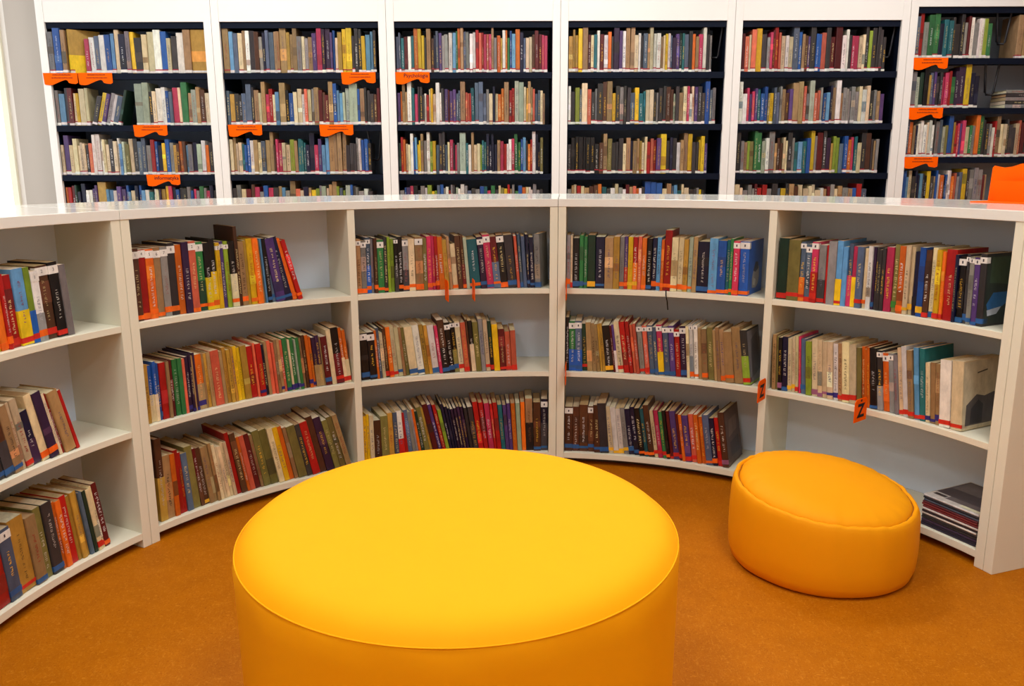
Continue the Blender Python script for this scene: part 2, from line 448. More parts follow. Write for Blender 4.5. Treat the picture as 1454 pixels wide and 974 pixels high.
def book_parts(rng, w, d, h, c1, c2='.', stick='.', band='.', wall=False):
    """list of (part name, sub-part list, MB, material index)"""
    def vary(c, k=.10):
        f = 1 + rng.uniform(-k, k); return tuple(min(1, v * f * (1 + rng.uniform(-.06, .06))) for v in lin(c))
    def mute(c, k):
        g = sum(c) / 3
        return tuple((1 - k) * v + k * (.6 * g + .4 * w_) for v, w_ in zip(c, (110, 84, 60)))
    col = vary(mute(PAL[c1], .24 if wall else .08), .24)
    col = tuple(v ** 1.16 for v in col)
    hard = rng.random() < (.45 if wall else .2)
    P = [['cover', [], cover_mb(w, d, h, col, hard), 0]]
    t = .0024 if hard else .0010
    page = vary(rng.choice([(206, 186, 146), (190, 162, 118), (216, 202, 170), (176, 144, 100)]), .1)
    P.append(['page_block', [], MB().box(t, w - t, .0035, d - (.003 if hard else .0006), .0015 if hard else .0002, h - (.003 if hard else .0003), page, 1), 1])
    if c2 != '.':
        P.append(['lower_print', [], wrap_box(w, .0006, h * rng.uniform(.40, .55), d * .9, vary(PAL[c2]), .00025), 0])
    if w > .009 and c2 == '.' and rng.random() < (.22 if wall else .34):       # printed panel across the spine
        a_ = rng.uniform(.12, .6); b_ = a_ + rng.uniform(.08, .3)
        f_ = rng.choice((.45, .6, 1.5, 1.9)); tint = rng.choice(((1, .8, .6), (.7, .9, 1.1), (1, 1, 1), (1.2, .9, .8)))
        P.append(['spine_print', [], MB().box(.0004, w - .0004, -.00035, .001, h * a_, h * min(.92, b_), tuple(min(.8, v * f_ * t_ + .01) for v, t_ in zip(col, tint))), 0])
    if wall:
        z0 = rng.uniform(.0006, .005); z1 = z0 + rng.uniform(.010, .016)
        if rng.random() < .9:
            P.append(['shelf_mark', [], wrap_box(w, z0, z1, .02, vary((214, 208, 200), .16), .0004), 0])
        if rng.random() < .42:
            P.append(['red_stripe', [], wrap_box(w, z1 + .0004, z1 + .0064, .02, lin((150, 30, 44)), .0004), 0])
    elif band != '.':
        z0 = rng.uniform(.001, .016)
        P.append(['foot_band', [], wrap_box(w, z0, z0 + rng.uniform(.008, .019), .022, vary(BAND[band][0], .06), .0004), 0])
    if stick != '.':
        hs = min(.021, max(.012, w * .9))
        z1 = h - rng.uniform(.002, .010)
        lab = ['number_sticker', [], wrap_box(w, z1 - hs, z1, .015, lin((226, 222, 214)), .0005), 0]
        zz = z1 - hs / 2
        if stick == '#':
            q = min(w * .12, .0022)
            num = MB().add([(w / 2 - q, -.0011, zz - .0038), (w / 2 + q, -.0011, zz - .0038), (w / 2 + q, -.0011, zz + .0038), (w / 2 - q, -.0011, zz + .0038)], [(0, 1, 2, 3)], lin((60, 58, 66)))
        else:
            num = MB().merge(DIGITS[stick], Matrix.Translation((w / 2, -.0011, zz)))
        lab[1].append(['number', [], num, 0])
        P.append(lab)
    if w > .0075 and rng.random() < (.55 if wall else .78):
        dark = c1 not in LIGHT
        ink_ = rng.choice([(226, 222, 210), (232, 214, 150), (230, 230, 230), (240, 190, 60)]) if dark else rng.choice([(40, 36, 40), (150, 30, 30), (50, 60, 110), (70, 44, 30)])
        k = rng.uniform(.4, .95)
        ink = tuple(k * q + (1 - k) * c for q, c in zip(lin(ink_), col))
        lo = rng.uniform(.14, .34); hi = rng.uniform(.62, .86)
        if stick != '.': hi = min(hi, .80)
        P.append(['title_lettering', [], lettering_mb(w, h, ink, rng, lo, hi), 0])
    return P

def place(px, py, pz, yaw_dir, lean):
    """local x runs along the shelf, local y into the shelf; lean tips the top towards -x about the lower left corner"""
    return (Matrix.Translation((px, py, pz)) @ Matrix.Rotation(yaw_dir, 4, 'Z') @ Matrix.Rotation(-R_(lean), 4, 'Y'))

STUFF = MB()
def to_stuff(parts, M):
    for nm, sub, mb, mi in parts:
        mb.m = [mi] * len(mb.f)
        STUFF.merge(mb, M)
        to_stuff(sub, M)
# books on the curved shelves: bay, shelf, start angle, then one entry a book: code, width mm, height mm, lean
FRONT_ROWS = [
 (1, 1, -78.3, '''m.... 14.4 185 3.0;y..O. 11.3 185 3.0;o..O. 21.0 185 3.0;r..O. 11.3 185 3.0;r..R. 27.6 185 3.0;ly.R. 34.3 185 3.0;ib.R. 18.0 185 3.0;ws1O. 23.7 185 3.0;h.2R. 35.7 192 3.0;k.3R. 28.3 192 3.0;s.... 20.0 185 3.0'''),
 (1, 2, -81.07, '''d..B. 18.0 180 9.1;h..B. 14.4 180 9.2;x..B. 18.1 180 9.3;hx.B. 29.0 180 9.5;t..B. 27.2 180 9.7;c.... 12.7 180 9.8;c..R. 21.9 180 9.9;nv... 27.4 150 10.4;c..O. 23.9 180 11.1;v..O. 27.6 188 11.8;c.... 11.1 180 12.4;r.... 9.2 180 12.6;t.... 33.4 180 13.2;r.... 11.9 180 13.9'''),
 (1, 3, -83.3, '''c.... 15.0 195 5.0;r.... 50.0 195 5.0;z.#B. 37.6 195 5.0;m..R. 50.2 205 5.0;t..B. 32.7 195 5.0;f.... 23.7 195 5.0;x..B. 34.4 200 5.0;o.... 10.1 195 5.3;o.... 17.8 195 5.6;r.... 22.9 195 5.9;m.... 12.7 195 6.2;m.... 15.3 195 6.5;m.... 10.2 195 6.7;z.... 12.8 195 6.9;e.... 12.8 195 7.1;c..R. 15.4 190 7.4;c..R. 10.3 192 7.6;d..O. 18.0 195 7.8'''),
 (2, 1, -59.22, '''h.1O. 22.6 208 0.0;r.4O. 23.3 208 0.1;o.5O. 25.5 208 0.2;t.6O. 22.9 208 0.3;s.7O. 22.5 208 0.4;x.8O. 24.2 208 0.5;o.... 20.5 208 0.6;v.... 21.1 208 0.7;a.2O. 23.3 208 0.7;ge3O. 27.2 208 0.8;ky.O. 19.1 208 0.9;ky.O. 20.3 208 1.0;y.2.. 13.7 208 1.1;u.3.. 13.8 208 1.2;i.4.. 15.4 208 1.4;kc.O. 21.0 208 1.5;h.... 12.2 245 1.7;t..O. 19.4 208 1.8;m.... 11.7 208 2.0;y..O. 20.1 208 2.4;o.... 20.1 208 2.9;t.... 7.8 208 3.3;l.... 7.3 208 3.5;k..B. 14.0 208 3.8;xz.B. 12.4 208 5.1;u..B. 32.7 208 8.7;n..B. 25.5 208 12.5;o..O. 17.0 208 14.2;r..O. 17.1 208 14.8'''),
 (2, 2, -59.15, '''m.... 17.0 178 0.1;bc... 14.4 178 0.2;bc... 10.3 178 0.4;b..B. 12.9 178 0.5;r.... 21.8 178 0.6;t.... 10.4 178 0.8;d.... 13.0 178 0.9;g.... 16.7 178 1.0;g.... 14.6 178 1.2;a.... 10.5 178 1.3;v..U. 13.1 178 1.4;v..U. 8.9 178 1.5;t.... 6.8 178 1.7;v..U. 7.9 178 1.9;ot.U. 23.8 178 2.3;t.... 7.9 178 2.7;m.... 10.6 178 2.9;t.... 13.3 178 3.2;a.... 29.3 178 3.5;t.... 11.7 178 3.6;m.... 12.3 178 3.6;m.... 12.3 178 3.6;m.... 11.8 178 3.6;y.... 13.4 178 3.7;y.... 10.7 178 3.7;m.... 21.5 178 3.7;r.... 21.6 178 3.8;a.... 8.1 178 3.8;r..U. 18.9 178 3.8;n.... 10.8 178 3.9;t.... 10.9 178 3.9;a.... 13.6 178 3.9;a.... 8.2 178 3.9;t.... 10.9 178 3.9;t..U. 10.9 178 4.0;a.... 10.9 178 4.0;g..U. 16.4 178 4.1;c..U. 8.2 178 4.2;g..U. 13.7 178 4.2;j..U. 7.1 178 4.3;g..U. 12.1 178 4.4;t.... 11.0 178 4.4;h.... 11.0 178 4.5;o..U. 12.1 178 4.6;o..U. 11.0 178 4.7;vt... 12.7 178 4.7;vt... 13.8 178 4.8;t.... 5.5 178 4.9;d..B. 22.2 178 5.0;c.... 16.7 195 5.1;kd.R. 27.8 192 5.2;oc.R. 12.3 190 5.4;oc.R. 12.8 190 5.5'''),
 (2, 3, -58.6, '''hm... 24.1 262 0.2;t.... 26.8 200 0.7;o.... 16.1 195 1.4;r.... 16.2 205 2.2;r.... 12.4 195 2.8;z.... 20.0 195 3.6;f.... 27.1 210 4.7;dh... 12.5 195 5.7;h..Y. 17.4 195 6.2;t.... 16.4 195 6.6;t.... 10.9 200 7.0;t.... 10.9 200 7.2;c.... 13.7 185 7.5;c.... 9.3 185 7.8;c.... 12.6 185 8.1;c.... 11.0 185 8.4;c.... 12.7 185 8.7;r.... 14.9 210 9.0;h.... 20.4 210 9.2;o.... 11.1 195 9.3;a.... 18.3 195 9.5;d.... 19.4 195 9.7;t.... 11.1 195 9.8;f.... 25.0 205 10.0;f.... 27.9 195 10.3;c.... 19.6 205 10.5;y.... 19.6 195 10.7;o.... 16.8 195 10.9;t.... 14.0 195 11.1;f.... 31.0 195 11.4;x.... 19.7 195 11.8;r.... 28.3 195 12.1;h.... 25.5 205 12.5;v.... 28.4 205 12.9;f.... 19.9 195 13.2;f.... 22.8 195 13.5;t.... 20.0 200 13.9'''),
 (3, 1, -27.1, '''t.#O. 17.4 188 0.0;s.#O. 19.6 188 0.1;zb#O. 15.9 188 0.2;s.... 10.6 188 0.2;h..O. 11.7 188 0.3;g.#O. 22.9 188 0.3;x..O. 13.3 188 0.4;i.... 10.7 188 0.4;i.... 13.3 188 0.5;kx#.. 13.3 188 0.5;k..O. 17.1 188 0.6;sx#O. 21.4 188 0.7;c..O. 23.0 188 0.8;t.#O. 26.8 188 0.9;f.... 16.1 188 0.9;p..O. 17.7 188 1.0;p..O. 10.8 188 1.7;r..O. 12.9 188 2.2;o.... 20.4 188 3.0;m.... 16.2 175 3.9;t.... 10.8 188 4.0;c..O. 18.9 165 4.0;h.... 18.9 188 4.0;hd.O. 11.9 188 4.1;j.... 12.4 188 4.4;q..O. 39.4 182 5.0;v.#B. 21.6 188 5.2;p.#B. 25.4 188 5.4;dz.O. 24.3 188 5.6;k.#O. 25.9 188 5.8;x..B. 32.4 188 5.8;a.... 10.8 188 4.8;z..B. 11.9 188 4.3;z.... 13.5 188 3.7;n..B. 10.8 188 3.1;n..B. 16.2 188 2.4;s..B^ 48.5 188 2.0'''),
 (3, 2, -26.85, '''k.#B. 29.3 165 2.3;k.#B. 25.6 165 2.9;o.... 9.1 182 3.3;z.... 10.7 182 3.5;c.... 13.4 165 3.7;h..R. 13.4 182 4.0;o..R. 16.1 182 4.5;c..R. 16.1 182 4.9;c..B. 16.1 182 5.3;t.... 10.8 182 5.7;f.... 13.5 182 6.1;c..B. 29.6 182 6.7;w..B. 24.3 182 6.9;m.... 16.2 182 6.7;m.... 13.5 182 6.6;w..B. 24.3 182 6.5;p.... 11.9 182 6.4;hk.B. 24.9 192 6.2;k.#B. 20.0 182 6.1;kf#B. 16.3 182 5.8;c.#R. 19.0 188 5.6;a..R. 19.0 182 5.3;h.... 8.1 190 5.1;kc... 15.2 190 4.9;f.... 20.1 190 4.7;s.... 16.3 200 4.4;c..R. 16.3 190 4.2;ek.R. 13.6 182 4.0;y.... 21.7 178 3.8;d..R. 22.8 160 3.5;a..R. 19.5 150 3.3;a..R. 20.1 152 3.1'''),
 (3, 3, -27.05, '''y.... 13.4 180 0.1;y.... 10.7 180 0.3;c.... 16.1 180 0.6;h.... 26.9 160 0.9;f.... 28.0 165 1.4;m.... 20.5 180 1.8;z.... 16.2 180 2.6;wr... 21.6 180 3.9;r.... 13.5 180 5.2;z.... 16.2 180 6.3;s.... 13.5 180 7.3;s.... 8.1 180 8.1;o.... 10.8 180 8.8;e.... 13.6 180 9.6;f.... 19.0 195 10.6;m.... 10.9 195 11.5;d.... 21.7 195 12.5;u.... 13.6 195 12.7;r.... 13.6 195 12.2;i.... 13.6 180 11.7;n.... 10.9 195 11.2;n.... 10.9 180 10.8;n.... 8.2 180 10.4;v.... 10.9 180 10.1;v.... 10.9 180 9.7;v.... 10.9 180 9.3;v.... 10.9 180 8.9;x.... 13.6 180 8.4;x.... 19.1 180 7.9;r.... 19.1 190 7.4;r.... 19.1 190 6.8;p.... 19.1 190 6.3;r.... 10.9 190 5.9;r.... 16.4 190 5.5;q.... 16.4 180 5.1;u.... 13.6 180 4.5;u.... 13.6 180 4.0;o.... 16.4 190 3.5;j.... 16.3 190 2.9;o.... 16.3 190 2.3;tk... 27.2 195 1.7;h..B. 27.2 195 1.0;nx#B. 24.5 200 0.3'''),
 (4, 1, 5.3, '''s..O. 13.9 185 0.0;c..R. 8.3 185 0.0;k..B. 23.3 185 0.0;g..B. 15.5 185 0.0;g..B. 13.8 185 0.0;e..Y. 27.6 185 0.0;n..B. 33.1 185 0.0;t.... 30.3 185 0.0;m.... 22.0 185 0.0;s..O. 16.5 185 -0.1;ur.O. 12.1 185 -0.1;y..Y. 18.1 185 -0.2;ro.Y. 16.4 185 -0.3;a.... 13.7 185 -0.4;o..O. 16.4 185 -0.5;k..B. 19.1 185 -0.6;n..O. 16.3 185 -0.7;l..O. 14.7 185 -0.8;o..O. 10.9 185 -0.9;r..O& 24.9 205 -1.0;c..O. 22.7 185 -0.9;c..O. 18.9 185 -0.8;m..O. 16.2 185 -0.8;j..O. 16.1 185 -0.7;t.... 16.1 185 -0.7;n..B. 40.1 182 -0.6;l..O. 29.3 185 -0.4;b..O. 29.2 182 -0.3;q..O. 13.2 185 -0.3;g..O. 10.6 185 -0.2;p.#O. 21.1 185 -0.2;b.#O. 31.5 188 -0.1'''),
 (4, 2, 5.3, '''k.... 13.6 198 0.2;gb#B. 24.4 185 0.7;zb#B. 24.3 185 1.5;e..R. 18.1 178 2.1;t.... 19.8 178 3.2;t.... 15.2 178 4.3;t.... 13.0 178 5.1;m.... 8.5 178 5.8;m.... 11.3 178 6.1;k..Y. 28.1 178 6.6;d.... 8.4 178 7.0;uw... 9.5 178 7.2;c..R. 19.6 185 7.6;r.... 21.3 185 7.9;r.... 14.0 185 7.6;a.... 11.2 180 7.3;a.... 11.2 180 7.1;s.#R. 19.5 178 6.7;a.#R. 16.7 178 6.4;z.#B. 18.4 178 6.0;z..B. 13.3 178 5.8;py#B. 20.0 178 5.6;z.#B. 20.5 178 5.3;u.#B. 19.3 178 5.1;r.#.. 19.3 170 4.8;v.#B. 22.0 178 4.5;c.... 11.0 190 4.3;w.#O. 13.7 188 4.2;w.#O. 15.3 188 4.0;t.... 14.8 178 4.4;t..O. 19.1 185 4.7;f.... 21.8 185 5.1;t.... 10.9 185 5.5;t.... 13.6 188 5.7;t..O. 16.3 188 6.0;t..O. 29.7 178 6.5;t.... 32.3 190 7.2;xi.R. 24.1 195 7.7'''),
 (4, 3, 5.3, '''h.#B. 29.8 178 0.1;h..B. 24.4 178 0.4;h..B. 33.6 178 0.7;h.#B. 23.2 178 0.9;h..B. 22.7 178 2.3;x..B. 32.4 185 4.8;c..Y. 18.8 178 6.3;w..Y. 19.4 178 6.7;w..Y. 18.3 178 7.1;s..Y. 17.7 178 7.5;n..B. 20.4 178 7.9;n..B. 18.7 178 8.2;k..O. 19.8 178 8.5;q..O. 14.4 178 8.8;h..O. 21.3 200 9.0;c..R. 13.8 178 8.9;p..R. 17.0 178 8.8;g..R. 14.3 178 8.7;k..O. 12.2 178 8.7;d..R. 12.2 178 8.6;u..R. 22.2 178 8.5;d..R. 10.6 178 8.4;o.... 12.1 178 8.4;u..R. 22.1 178 8.3;a..R. 20.0 178 8.1;o.... 15.7 178 8.0;o.... 15.7 178 8.1;z..O. 24.6 178 8.3;n..O. 17.2 178 8.5;r..R. 16.7 178 8.7;h..P. 23.4 195 8.9'''),
 (5, 1, 36.85, '''e..R. 34.4 200 0.0;f..R. 39.0 200 0.1;zo#R. 17.9 190 0.2;z.#R. 19.6 190 0.2;pr#R. 20.7 190 0.2;sx.R. 23.6 190 0.3;r.... 8.2 190 0.3;s.... 28.2 205 0.4;ly.R. 19.3 205 0.4;l.... 15.7 190 0.4;zp... 14.5 190 0.5;py... 14.5 190 0.5;z..R. 20.2 190 0.5;c..O. 14.4 190 0.6;w.... 14.3 190 0.6;v..B. 8.6 190 0.6;x.... 8.6 190 0.6;x.... 11.4 190 0.7;x.... 11.4 190 0.7;p.... 22.7 190 0.7;f..G. 18.6 200 0.8;o..O. 19.1 195 0.8;c..Y. 14.6 200 0.8;c..Y. 12.3 200 0.9;n.... 15.6 190 0.9;b..Y. 18.9 198 0.9;h..R. 17.1 190 1.0;c..B. 14.9 198 1.0;y..R. 16.5 198 1.1;o..R. 9.8 198 1.2;r.... 31.0 206 1.3;n.... 9.2 190 1.5;k.#B. 20.5 190 1.6;x.#B. 10.8 190 1.7;s.#B. 13.4 190 1.7;u.#B. 16.1 190 1.8;x.#B. 18.6 200 1.9'''),
 (5, 2, 37.1, '''t.... 13.7 185 2.1;f.... 7.2 185 2.3;k..P. 13.7 185 2.4;n..B. 19.0 185 2.6;c..Y. 13.6 185 2.9;c..Y. 11.8 185 3.1;c..R. 10.0 185 3.2;p.... 8.3 185 3.4;z..B. 18.8 185 3.6;i.... 18.8 185 3.9;c..P. 20.5 185 4.1;c..P. 15.7 185 4.2;c..P. 16.3 185 4.3;c..U. 18.6 185 4.4;w..U. 16.2 185 4.5;t..R. 14.4 185 4.5;c..R. 24.7 195 4.7;c..R. 22.3 195 4.8;f.... 16.0 185 4.9;o.... 11.4 185 5.0;o.... 9.7 185 5.2;o.... 9.1 185 5.4;k..B. 23.8 185 5.7;xs#.. 16.9 185 6.2;o.#.. 19.7 185 6.6;s.#.. 16.8 185 7.0;s.... 14.0 185 7.3;c..R. 15.6 205 7.7;w..R. 16.6 205 8.0;t..R. 16.6 208 7.5;l..R. 16.5 208 7.0;q..R. 17.6 208 6.4;c..U. 13.7 180 6.0;t..U. 16.4 180 5.7;t..U. 13.6 180 5.4;w..R. 32.5 196 4.9;c..R. 35.0 196 4.3'''),
]
COVER_ART = {
 (4, 1): [((150, 140, 128), [(.30, .12), (.55, .10), (.72, .16), (.78, .30), (.74, .48), (.60, .56), (.48, .50), (.36, .44), (.27, .30)]),
          ((40, 36, 40), [(.34, .44), (.50, .40), (.70, .46), (.66, .58), (.48, .60)]), ((196, 188, 172), [(.36, .18), (.50, .14), (.54, .26), (.40, .30)])],
 (5, 1): [((44, 52, 46), [(.03, .03), (.97, .03), (.97, .97), (.03, .97)]), ((60, 78, 58), [(.10, .60), (.70, .55), (.90, .80), (.60, .95), (.12, .95)]),
          ((42, 96, 150), [(.06, .30), (.20, .46), (.50, .46), (.58, .34), (.42, .26), (.10, .22)]), ((170, 178, 190), [(.08, .22), (.40, .26), (.30, .16), (.10, .14)]),
          ((20, 22, 24), [(.55, .05), (.97, .05), (.97, .45), (.65, .40)])],
 (5, 2): [((196, 182, 152), [(.02, .02), (.98, .02), (.98, .98), (.02, .98)]), ((84, 76, 74), [(.08, .06), (.92, .06), (.92, .36), (.80, .50), (.55, .46), (.35, .50), (.10, .36)]),
          ((50, 46, 50), [(.20, .08), (.50, .08), (.52, .34), (.40, .42), (.22, .30)]), ((66, 58, 48), [(.35, .80), (.60, .83), (.60, .85), (.35, .82)])],
 (4, 3): [((88, 66, 60), [(.03, .03), (.97, .03), (.97, .97), (.03, .97)]), ((120, 98, 84), [(.2, .5), (.8, .56), (.8, .82), (.3, .8)]), ((60, 44, 44), [(.25, .14), (.85, .14), (.85, .44), (.25, .40)])],
 (4, 2): [((120, 116, 118), [(.03, .03), (.97, .03), (.97, .97), (.03, .97)]), ((84, 80, 84), [(.2, .1), (.9, .2), (.8, .9), (.3, .8)])],
}
BAYNAME = {5: 'first', 4: 'second', 3: 'third', 2: 'fourth', 1: 'fifth'}
LEVEL = {1: 'top', 2: 'middle', 3: 'bottom'}
def ordinal(n):
    return f"{n}{'th' if 10 <= n % 100 <= 20 else {1: 'st', 2: 'nd', 3: 'rd'}.get(n % 10, 'th')}"

all_books = []
for bay, lev, a_start, text in FRONT_ROWS:
    items = text.split(';')
    n = len(items)
    a = a_start
    rng = random.Random(bay * 31 + lev)
    for i, it in enumerate(items):
        code, w, h, lean = it.split()
        w, h, lean = float(w) / 1000, float(h) / 1000, float(lean)
        h *= 1 + rng.uniform(-.04, .03)
        da = math.degrees(w / (RAD + .02))
        inset = .014 + rng.uniform(0, .009)
        wb = max(.0035, w * math.cos(R_(lean)) - .0007)
        am = a + da / 2
        d = rng.uniform(.125, .150) if (bay, lev) != (5, 1) else rng.uniform(.14, .17)
        if i == n - 1: d = {(4, 1): .165, (5, 1): .185, (5, 2): .175, (4, 3): .165}.get((bay, lev), d)
        p = arc(RAD + inset, a)
        yaw = -R_(am)
        if code[4] == '^':                              # the jacketed book turned a little to show its cover
            wb = .020; yaw += R_(-13); d = .13
        zs = SHELF_TOP[lev] + .0004
        if lean < 0:                                    # leans the other way: rests on its right lower corner
            M = (Matrix.Translation((*p, zs)) @ Matrix.Rotation(yaw, 4, 'Z') @ Matrix.Translation((wb, 0, 0))
                 @ Matrix.Rotation(-R_(lean), 4, 'Y') @ Matrix.Translation((-wb, 0, 0)))
        else:
            M = place(p[0], p[1], zs, yaw, lean)
        vx, vy = p[0], p[1]
        dist2 = vx * vx + vy * vy + (zs + h / 2 - CAM_Z) ** 2
        az = math.degrees(math.atan2(vx, vy))
        facing = abs(math.cos(math.atan2(vx, vy) - R_(am)))
        score = w * h * facing / dist2
        if az < -31.0: score *= .15
        if (bay, lev) == (3, 3): score *= .62
        if i == n - 1: score *= 2
        all_books.append(dict(score=score, bay=bay, lev=lev, i=i, n=n, w=wb, d=d, h=h, code=code, M=M, seed=rng.random()))
        a += da

cut = sorted((b['score'] for b in all_books), reverse=True)[299]
for b in all_books:
    rng = random.Random(b['seed'])
    code = b['code']
    parts = book_parts(rng, b['w'], b['d'], b['h'], code[0], code[1], code[2], code[3])
    if b['score'] < cut:
        to_stuff(parts, b['M']); continue
    o = empty('book'); o.matrix_world = b['M']
    left, right = b['i'] + 1, b['n'] - b['i']
    place_txt = f"{ordinal(right)} from panel end" if right <= left else f"{ordinal(left)} from window end"
    col = NAME[code[0]] + (f" and {NAME[code[1]]}" if code[1] != '.' else '')
    pre = f"{BAND[code[3]][1]}-banded " if code[3] != '.' else ''
    pre = pre.replace(' blue', '-blue') if pre.startswith('dark blue') else pre
    lab = f"{pre}{col} book, {place_txt}, {LEVEL[b['lev']]} shelf, {BAYNAME[b['bay']]} bay from panel end"
    if len(lab.split()) > 16:
        lab = f"{col} book, {place_txt}, {LEVEL[b['lev']]} shelf, {BAYNAME[b['bay']]} bay from panel end"
    tag(o, lab, 'book', f"books on the {LEVEL[b['lev']]} shelf of the {BAYNAME[b['bay']]} curved bay")
    for nm, sub, mb, mi in parts:
        mb.m = [0] * len(mb.f)
        q = mb.build(nm, M_PAGE if mi else M_BOOK, o, colours=True)
        for nm2, _, mb2, mi2 in sub:
            mb2.build(nm2, M_BOOK, q, colours=True)
    pic = COVER_ART.get((b['bay'], b['lev'])) if b['i'] == b['n'] - 1 else None
    if pic:                                             # the open side of the last book in the row shows its front cover
        m = MB(); xx = b['w'] + .0004
        for k, (base, pts) in enumerate(pic):
            m.add([(xx + k * .00012, b['d'] * y, b['h'] * z) for y, z in pts], [tuple(range(len(pts)))], lin(base))
        m.build('cover_picture', M_BOOK, o, colours=True)
    if code[4] == '&':                                  # dark ribbon bookmark hanging out over the shelf edge
        rb = MB(); pts = [(.4, .03, .004), (.5, -.014, .002), (.62, -.026, -.012), (.85, -.028, -.032), (1.0, -.026, -.062)]
        vs = []
        for fx, y, z in pts:
            xx = b['w'] * fx
            vs += [(xx, y, z), (xx + .004, y, z), (xx + .004, y - .0008, z), (xx, y - .0008, z)]
        fs = []
        for k in range(len(pts) - 1):
            for j in range(4):
                fs.append((k * 4 + j, k * 4 + (j + 1) % 4, k * 4 + 4 + (j + 1) % 4, k * 4 + 4 + j))
        rb.add(vs, fs).build('ribbon_bookmark', M_INK, o)

# ------------------------------------------------------------------ books on the wall bookcases (small in view)
# one letter a book, from the window end; capitals are tall, '_' is a gap, '/' starts books that lean
WALL_ROWS = {
 (0, 0): (.0, 1.0, 'pwzwblCnsyxccWbcxwTM'), (0, 1): (.0, 1.0, 'slxdcycc/xyuswze__|JJxcwwbzpcGtjthc'),
 (0, 2): (.0, 1.0, 'cUcccccxaWWwccxcwljfcxzzsrbnybsmhohlsnjwox'), (0, 3): (.0, 1.0, 'ordenNwwuuMllwuublcnblwqwcvmypnbxxsbpsgspnx'),
 (1, 0): (.0, .985, 'TlzctwxhsnzzttTmtTscstuPVVubcmYYxXXyllx'), (1, 1): (.0, 1.0, 'zmxxzZxtcTprclTkbccwacstdhdTBlljjJbtxxxhd'),
 (1, 2): (.0, .93, 'ctccqbbwtcztThppccitqqqnNpullTTTTxxxswbbx'), (1, 3): (.0, .93, 'xscdhpsbpxtlsTacntyisjctTizijbxsswx'),
 (2, 0): (.0, .975, 'zzqdwqOYyxThnzusswlgOTzswwrarpapTsomwogblOnzcchddpp'), (2, 1): (.0, .96, 'uoTtWqpxxxwrcycWwxuduuzzTaarqZZzscncooTrrJJcmTtazzct'),
 (2, 2): (.0, .95, 'eroccWblyyTsWiyzXXzcpxpsJqwTcciqqNnNntprwwpGgblxorWNnf'), (2, 3): (.0, .95, 'sbupkxswiyizbswrsxjwwszxsbqpgxcfyrtsgbocwwssx'),
 (3, 0): (.0, .92, 'mmmYTdcqwdwoxVuwTTcwxztCwwtcywzvueqzxotpWxs'), (3, 1): (.0, .96, 'wxizCaxsXHTyxsxxzyqqccxsxxhhjxtcpwcuxxBzs'),
 (3, 2): (.0, .92, 'xkkkkkkkhTfxxxctnttmccraruYxnxwtTYxxyyu'), (3, 3): (.0, .91, 'stcrcthhoqxwcswdtaowxBBBctzlqccxxsyx'),
 (4, 0): (.0, .925, 'dacaYxspdRacwcZbthuXbbaXdDwwxppccXiXXxx'), (4, 1): (.0, .945, 'WwpupuqbbfyzzsthuTTasJaasblntWtssssscwcxstu'),
 (4, 2): (.0, .935, 'XstifGGjwSthhccXsqlqbYsDXvmiizbopqcXHxts'), (4, 3): (.0, .88, 'ccsssdrrsxzyxthcccccwtdsctstbrz'),
 (5, 0): (.0, .49, 'zRsGGnqqxxXsdwswwig'), (5, 1): (.0, .44, 'sjeKmzuxxpprgvVYnn'),
 (5, 2): (.0, .86, 'zotnwwwcwwxszjfBmrpupcgsOGxxswrTccxxxcadxmtwn'), (5, 3): (.0, .56, 'blcxnnlxkyxtbwonbwwoaszYxSSSdt'),
}
for (bay, lv), (f0, f1, s) in WALL_ROWS.items():
    rng = random.Random(bay * 17 + lv * 5 + 3)
    x0 = BAYS[bay] + .050; wid = BAY_W - .1
    if (bay, lv) == (0, 0): f0 = .225
    z = bay_levels(bay)[lv] + .0005
    segs = []
    for ch in s:
        if ch == '_': segs.append((ch, 1.6))
        elif ch in '/|': segs.append((ch, .35))
        else: segs.append((ch, rng.uniform(.62, 1.35) * (1.35 if ch.isupper() else 1) * (1.7 if ch in 'JM' else 1)))
    tot = sum(q for _, q in segs); unit = wid * (f1 - f0) / tot
    x = x0 + wid * f0; lean = 0
    for ch, q in segs:
        w = q * unit
        if ch == '/': lean = -15
        if ch == '|': lean = 0
        if ch in '_/|':
            x += w; continue
        c = ch.lower()
        h = rng.uniform(.166, .214) if ch.islower() else rng.uniform(.226, .243)
        if lv == 0: h = rng.uniform(.186, .232) if ch.islower() else rng.uniform(.236, .248)
        if lv == 3: h = rng.uniform(.160, .202) if ch.islower() else rng.uniform(.205, .222)
        d = rng.uniform(.13, .16)
        wb = max(.004, w - .0008)
        ln = lean + (rng.uniform(-1.2, 1.2) if rng.random() < .3 else 0)
        M = Matrix.Translation((x, YFR + .012 + rng.uniform(0, .012), z))
        if ln < 0: M = M @ Matrix.Translation((wb, 0, 0)) @ Matrix.Rotation(-R_(ln), 4, 'Y') @ Matrix.Translation((-wb, 0, 0))
        elif ln > 0: M = M @ Matrix.Rotation(-R_(ln), 4, 'Y')
        to_stuff(book_parts(rng, wb, d, h, c, wall=True), M)
        x += w
# the pale books standing at the far side of the raised bay and a flat pile on the shelf below
rng = random.Random(77)
x = BAYS[5] + .63
for ch in 'TTccm':
    to_stuff(book_parts(rng, .034, .17, .235, ch.lower(), wall=True), Matrix.Translation((x, YFR + .02, LV6[0] + .0005))); x += .036
for k in range(5):
    M = Matrix.Translation((BAYS[5] + .61, YFR + .03, LV6[1] + .0005 + k * .0205)) @ Matrix.Translation((.21, 0, 0)) @ Matrix.Rotation(-math.pi / 2, 4, 'Y')
    to_stuff(book_parts(rng, .0195, .16, .21, 'x' if k % 2 else 's'), M)
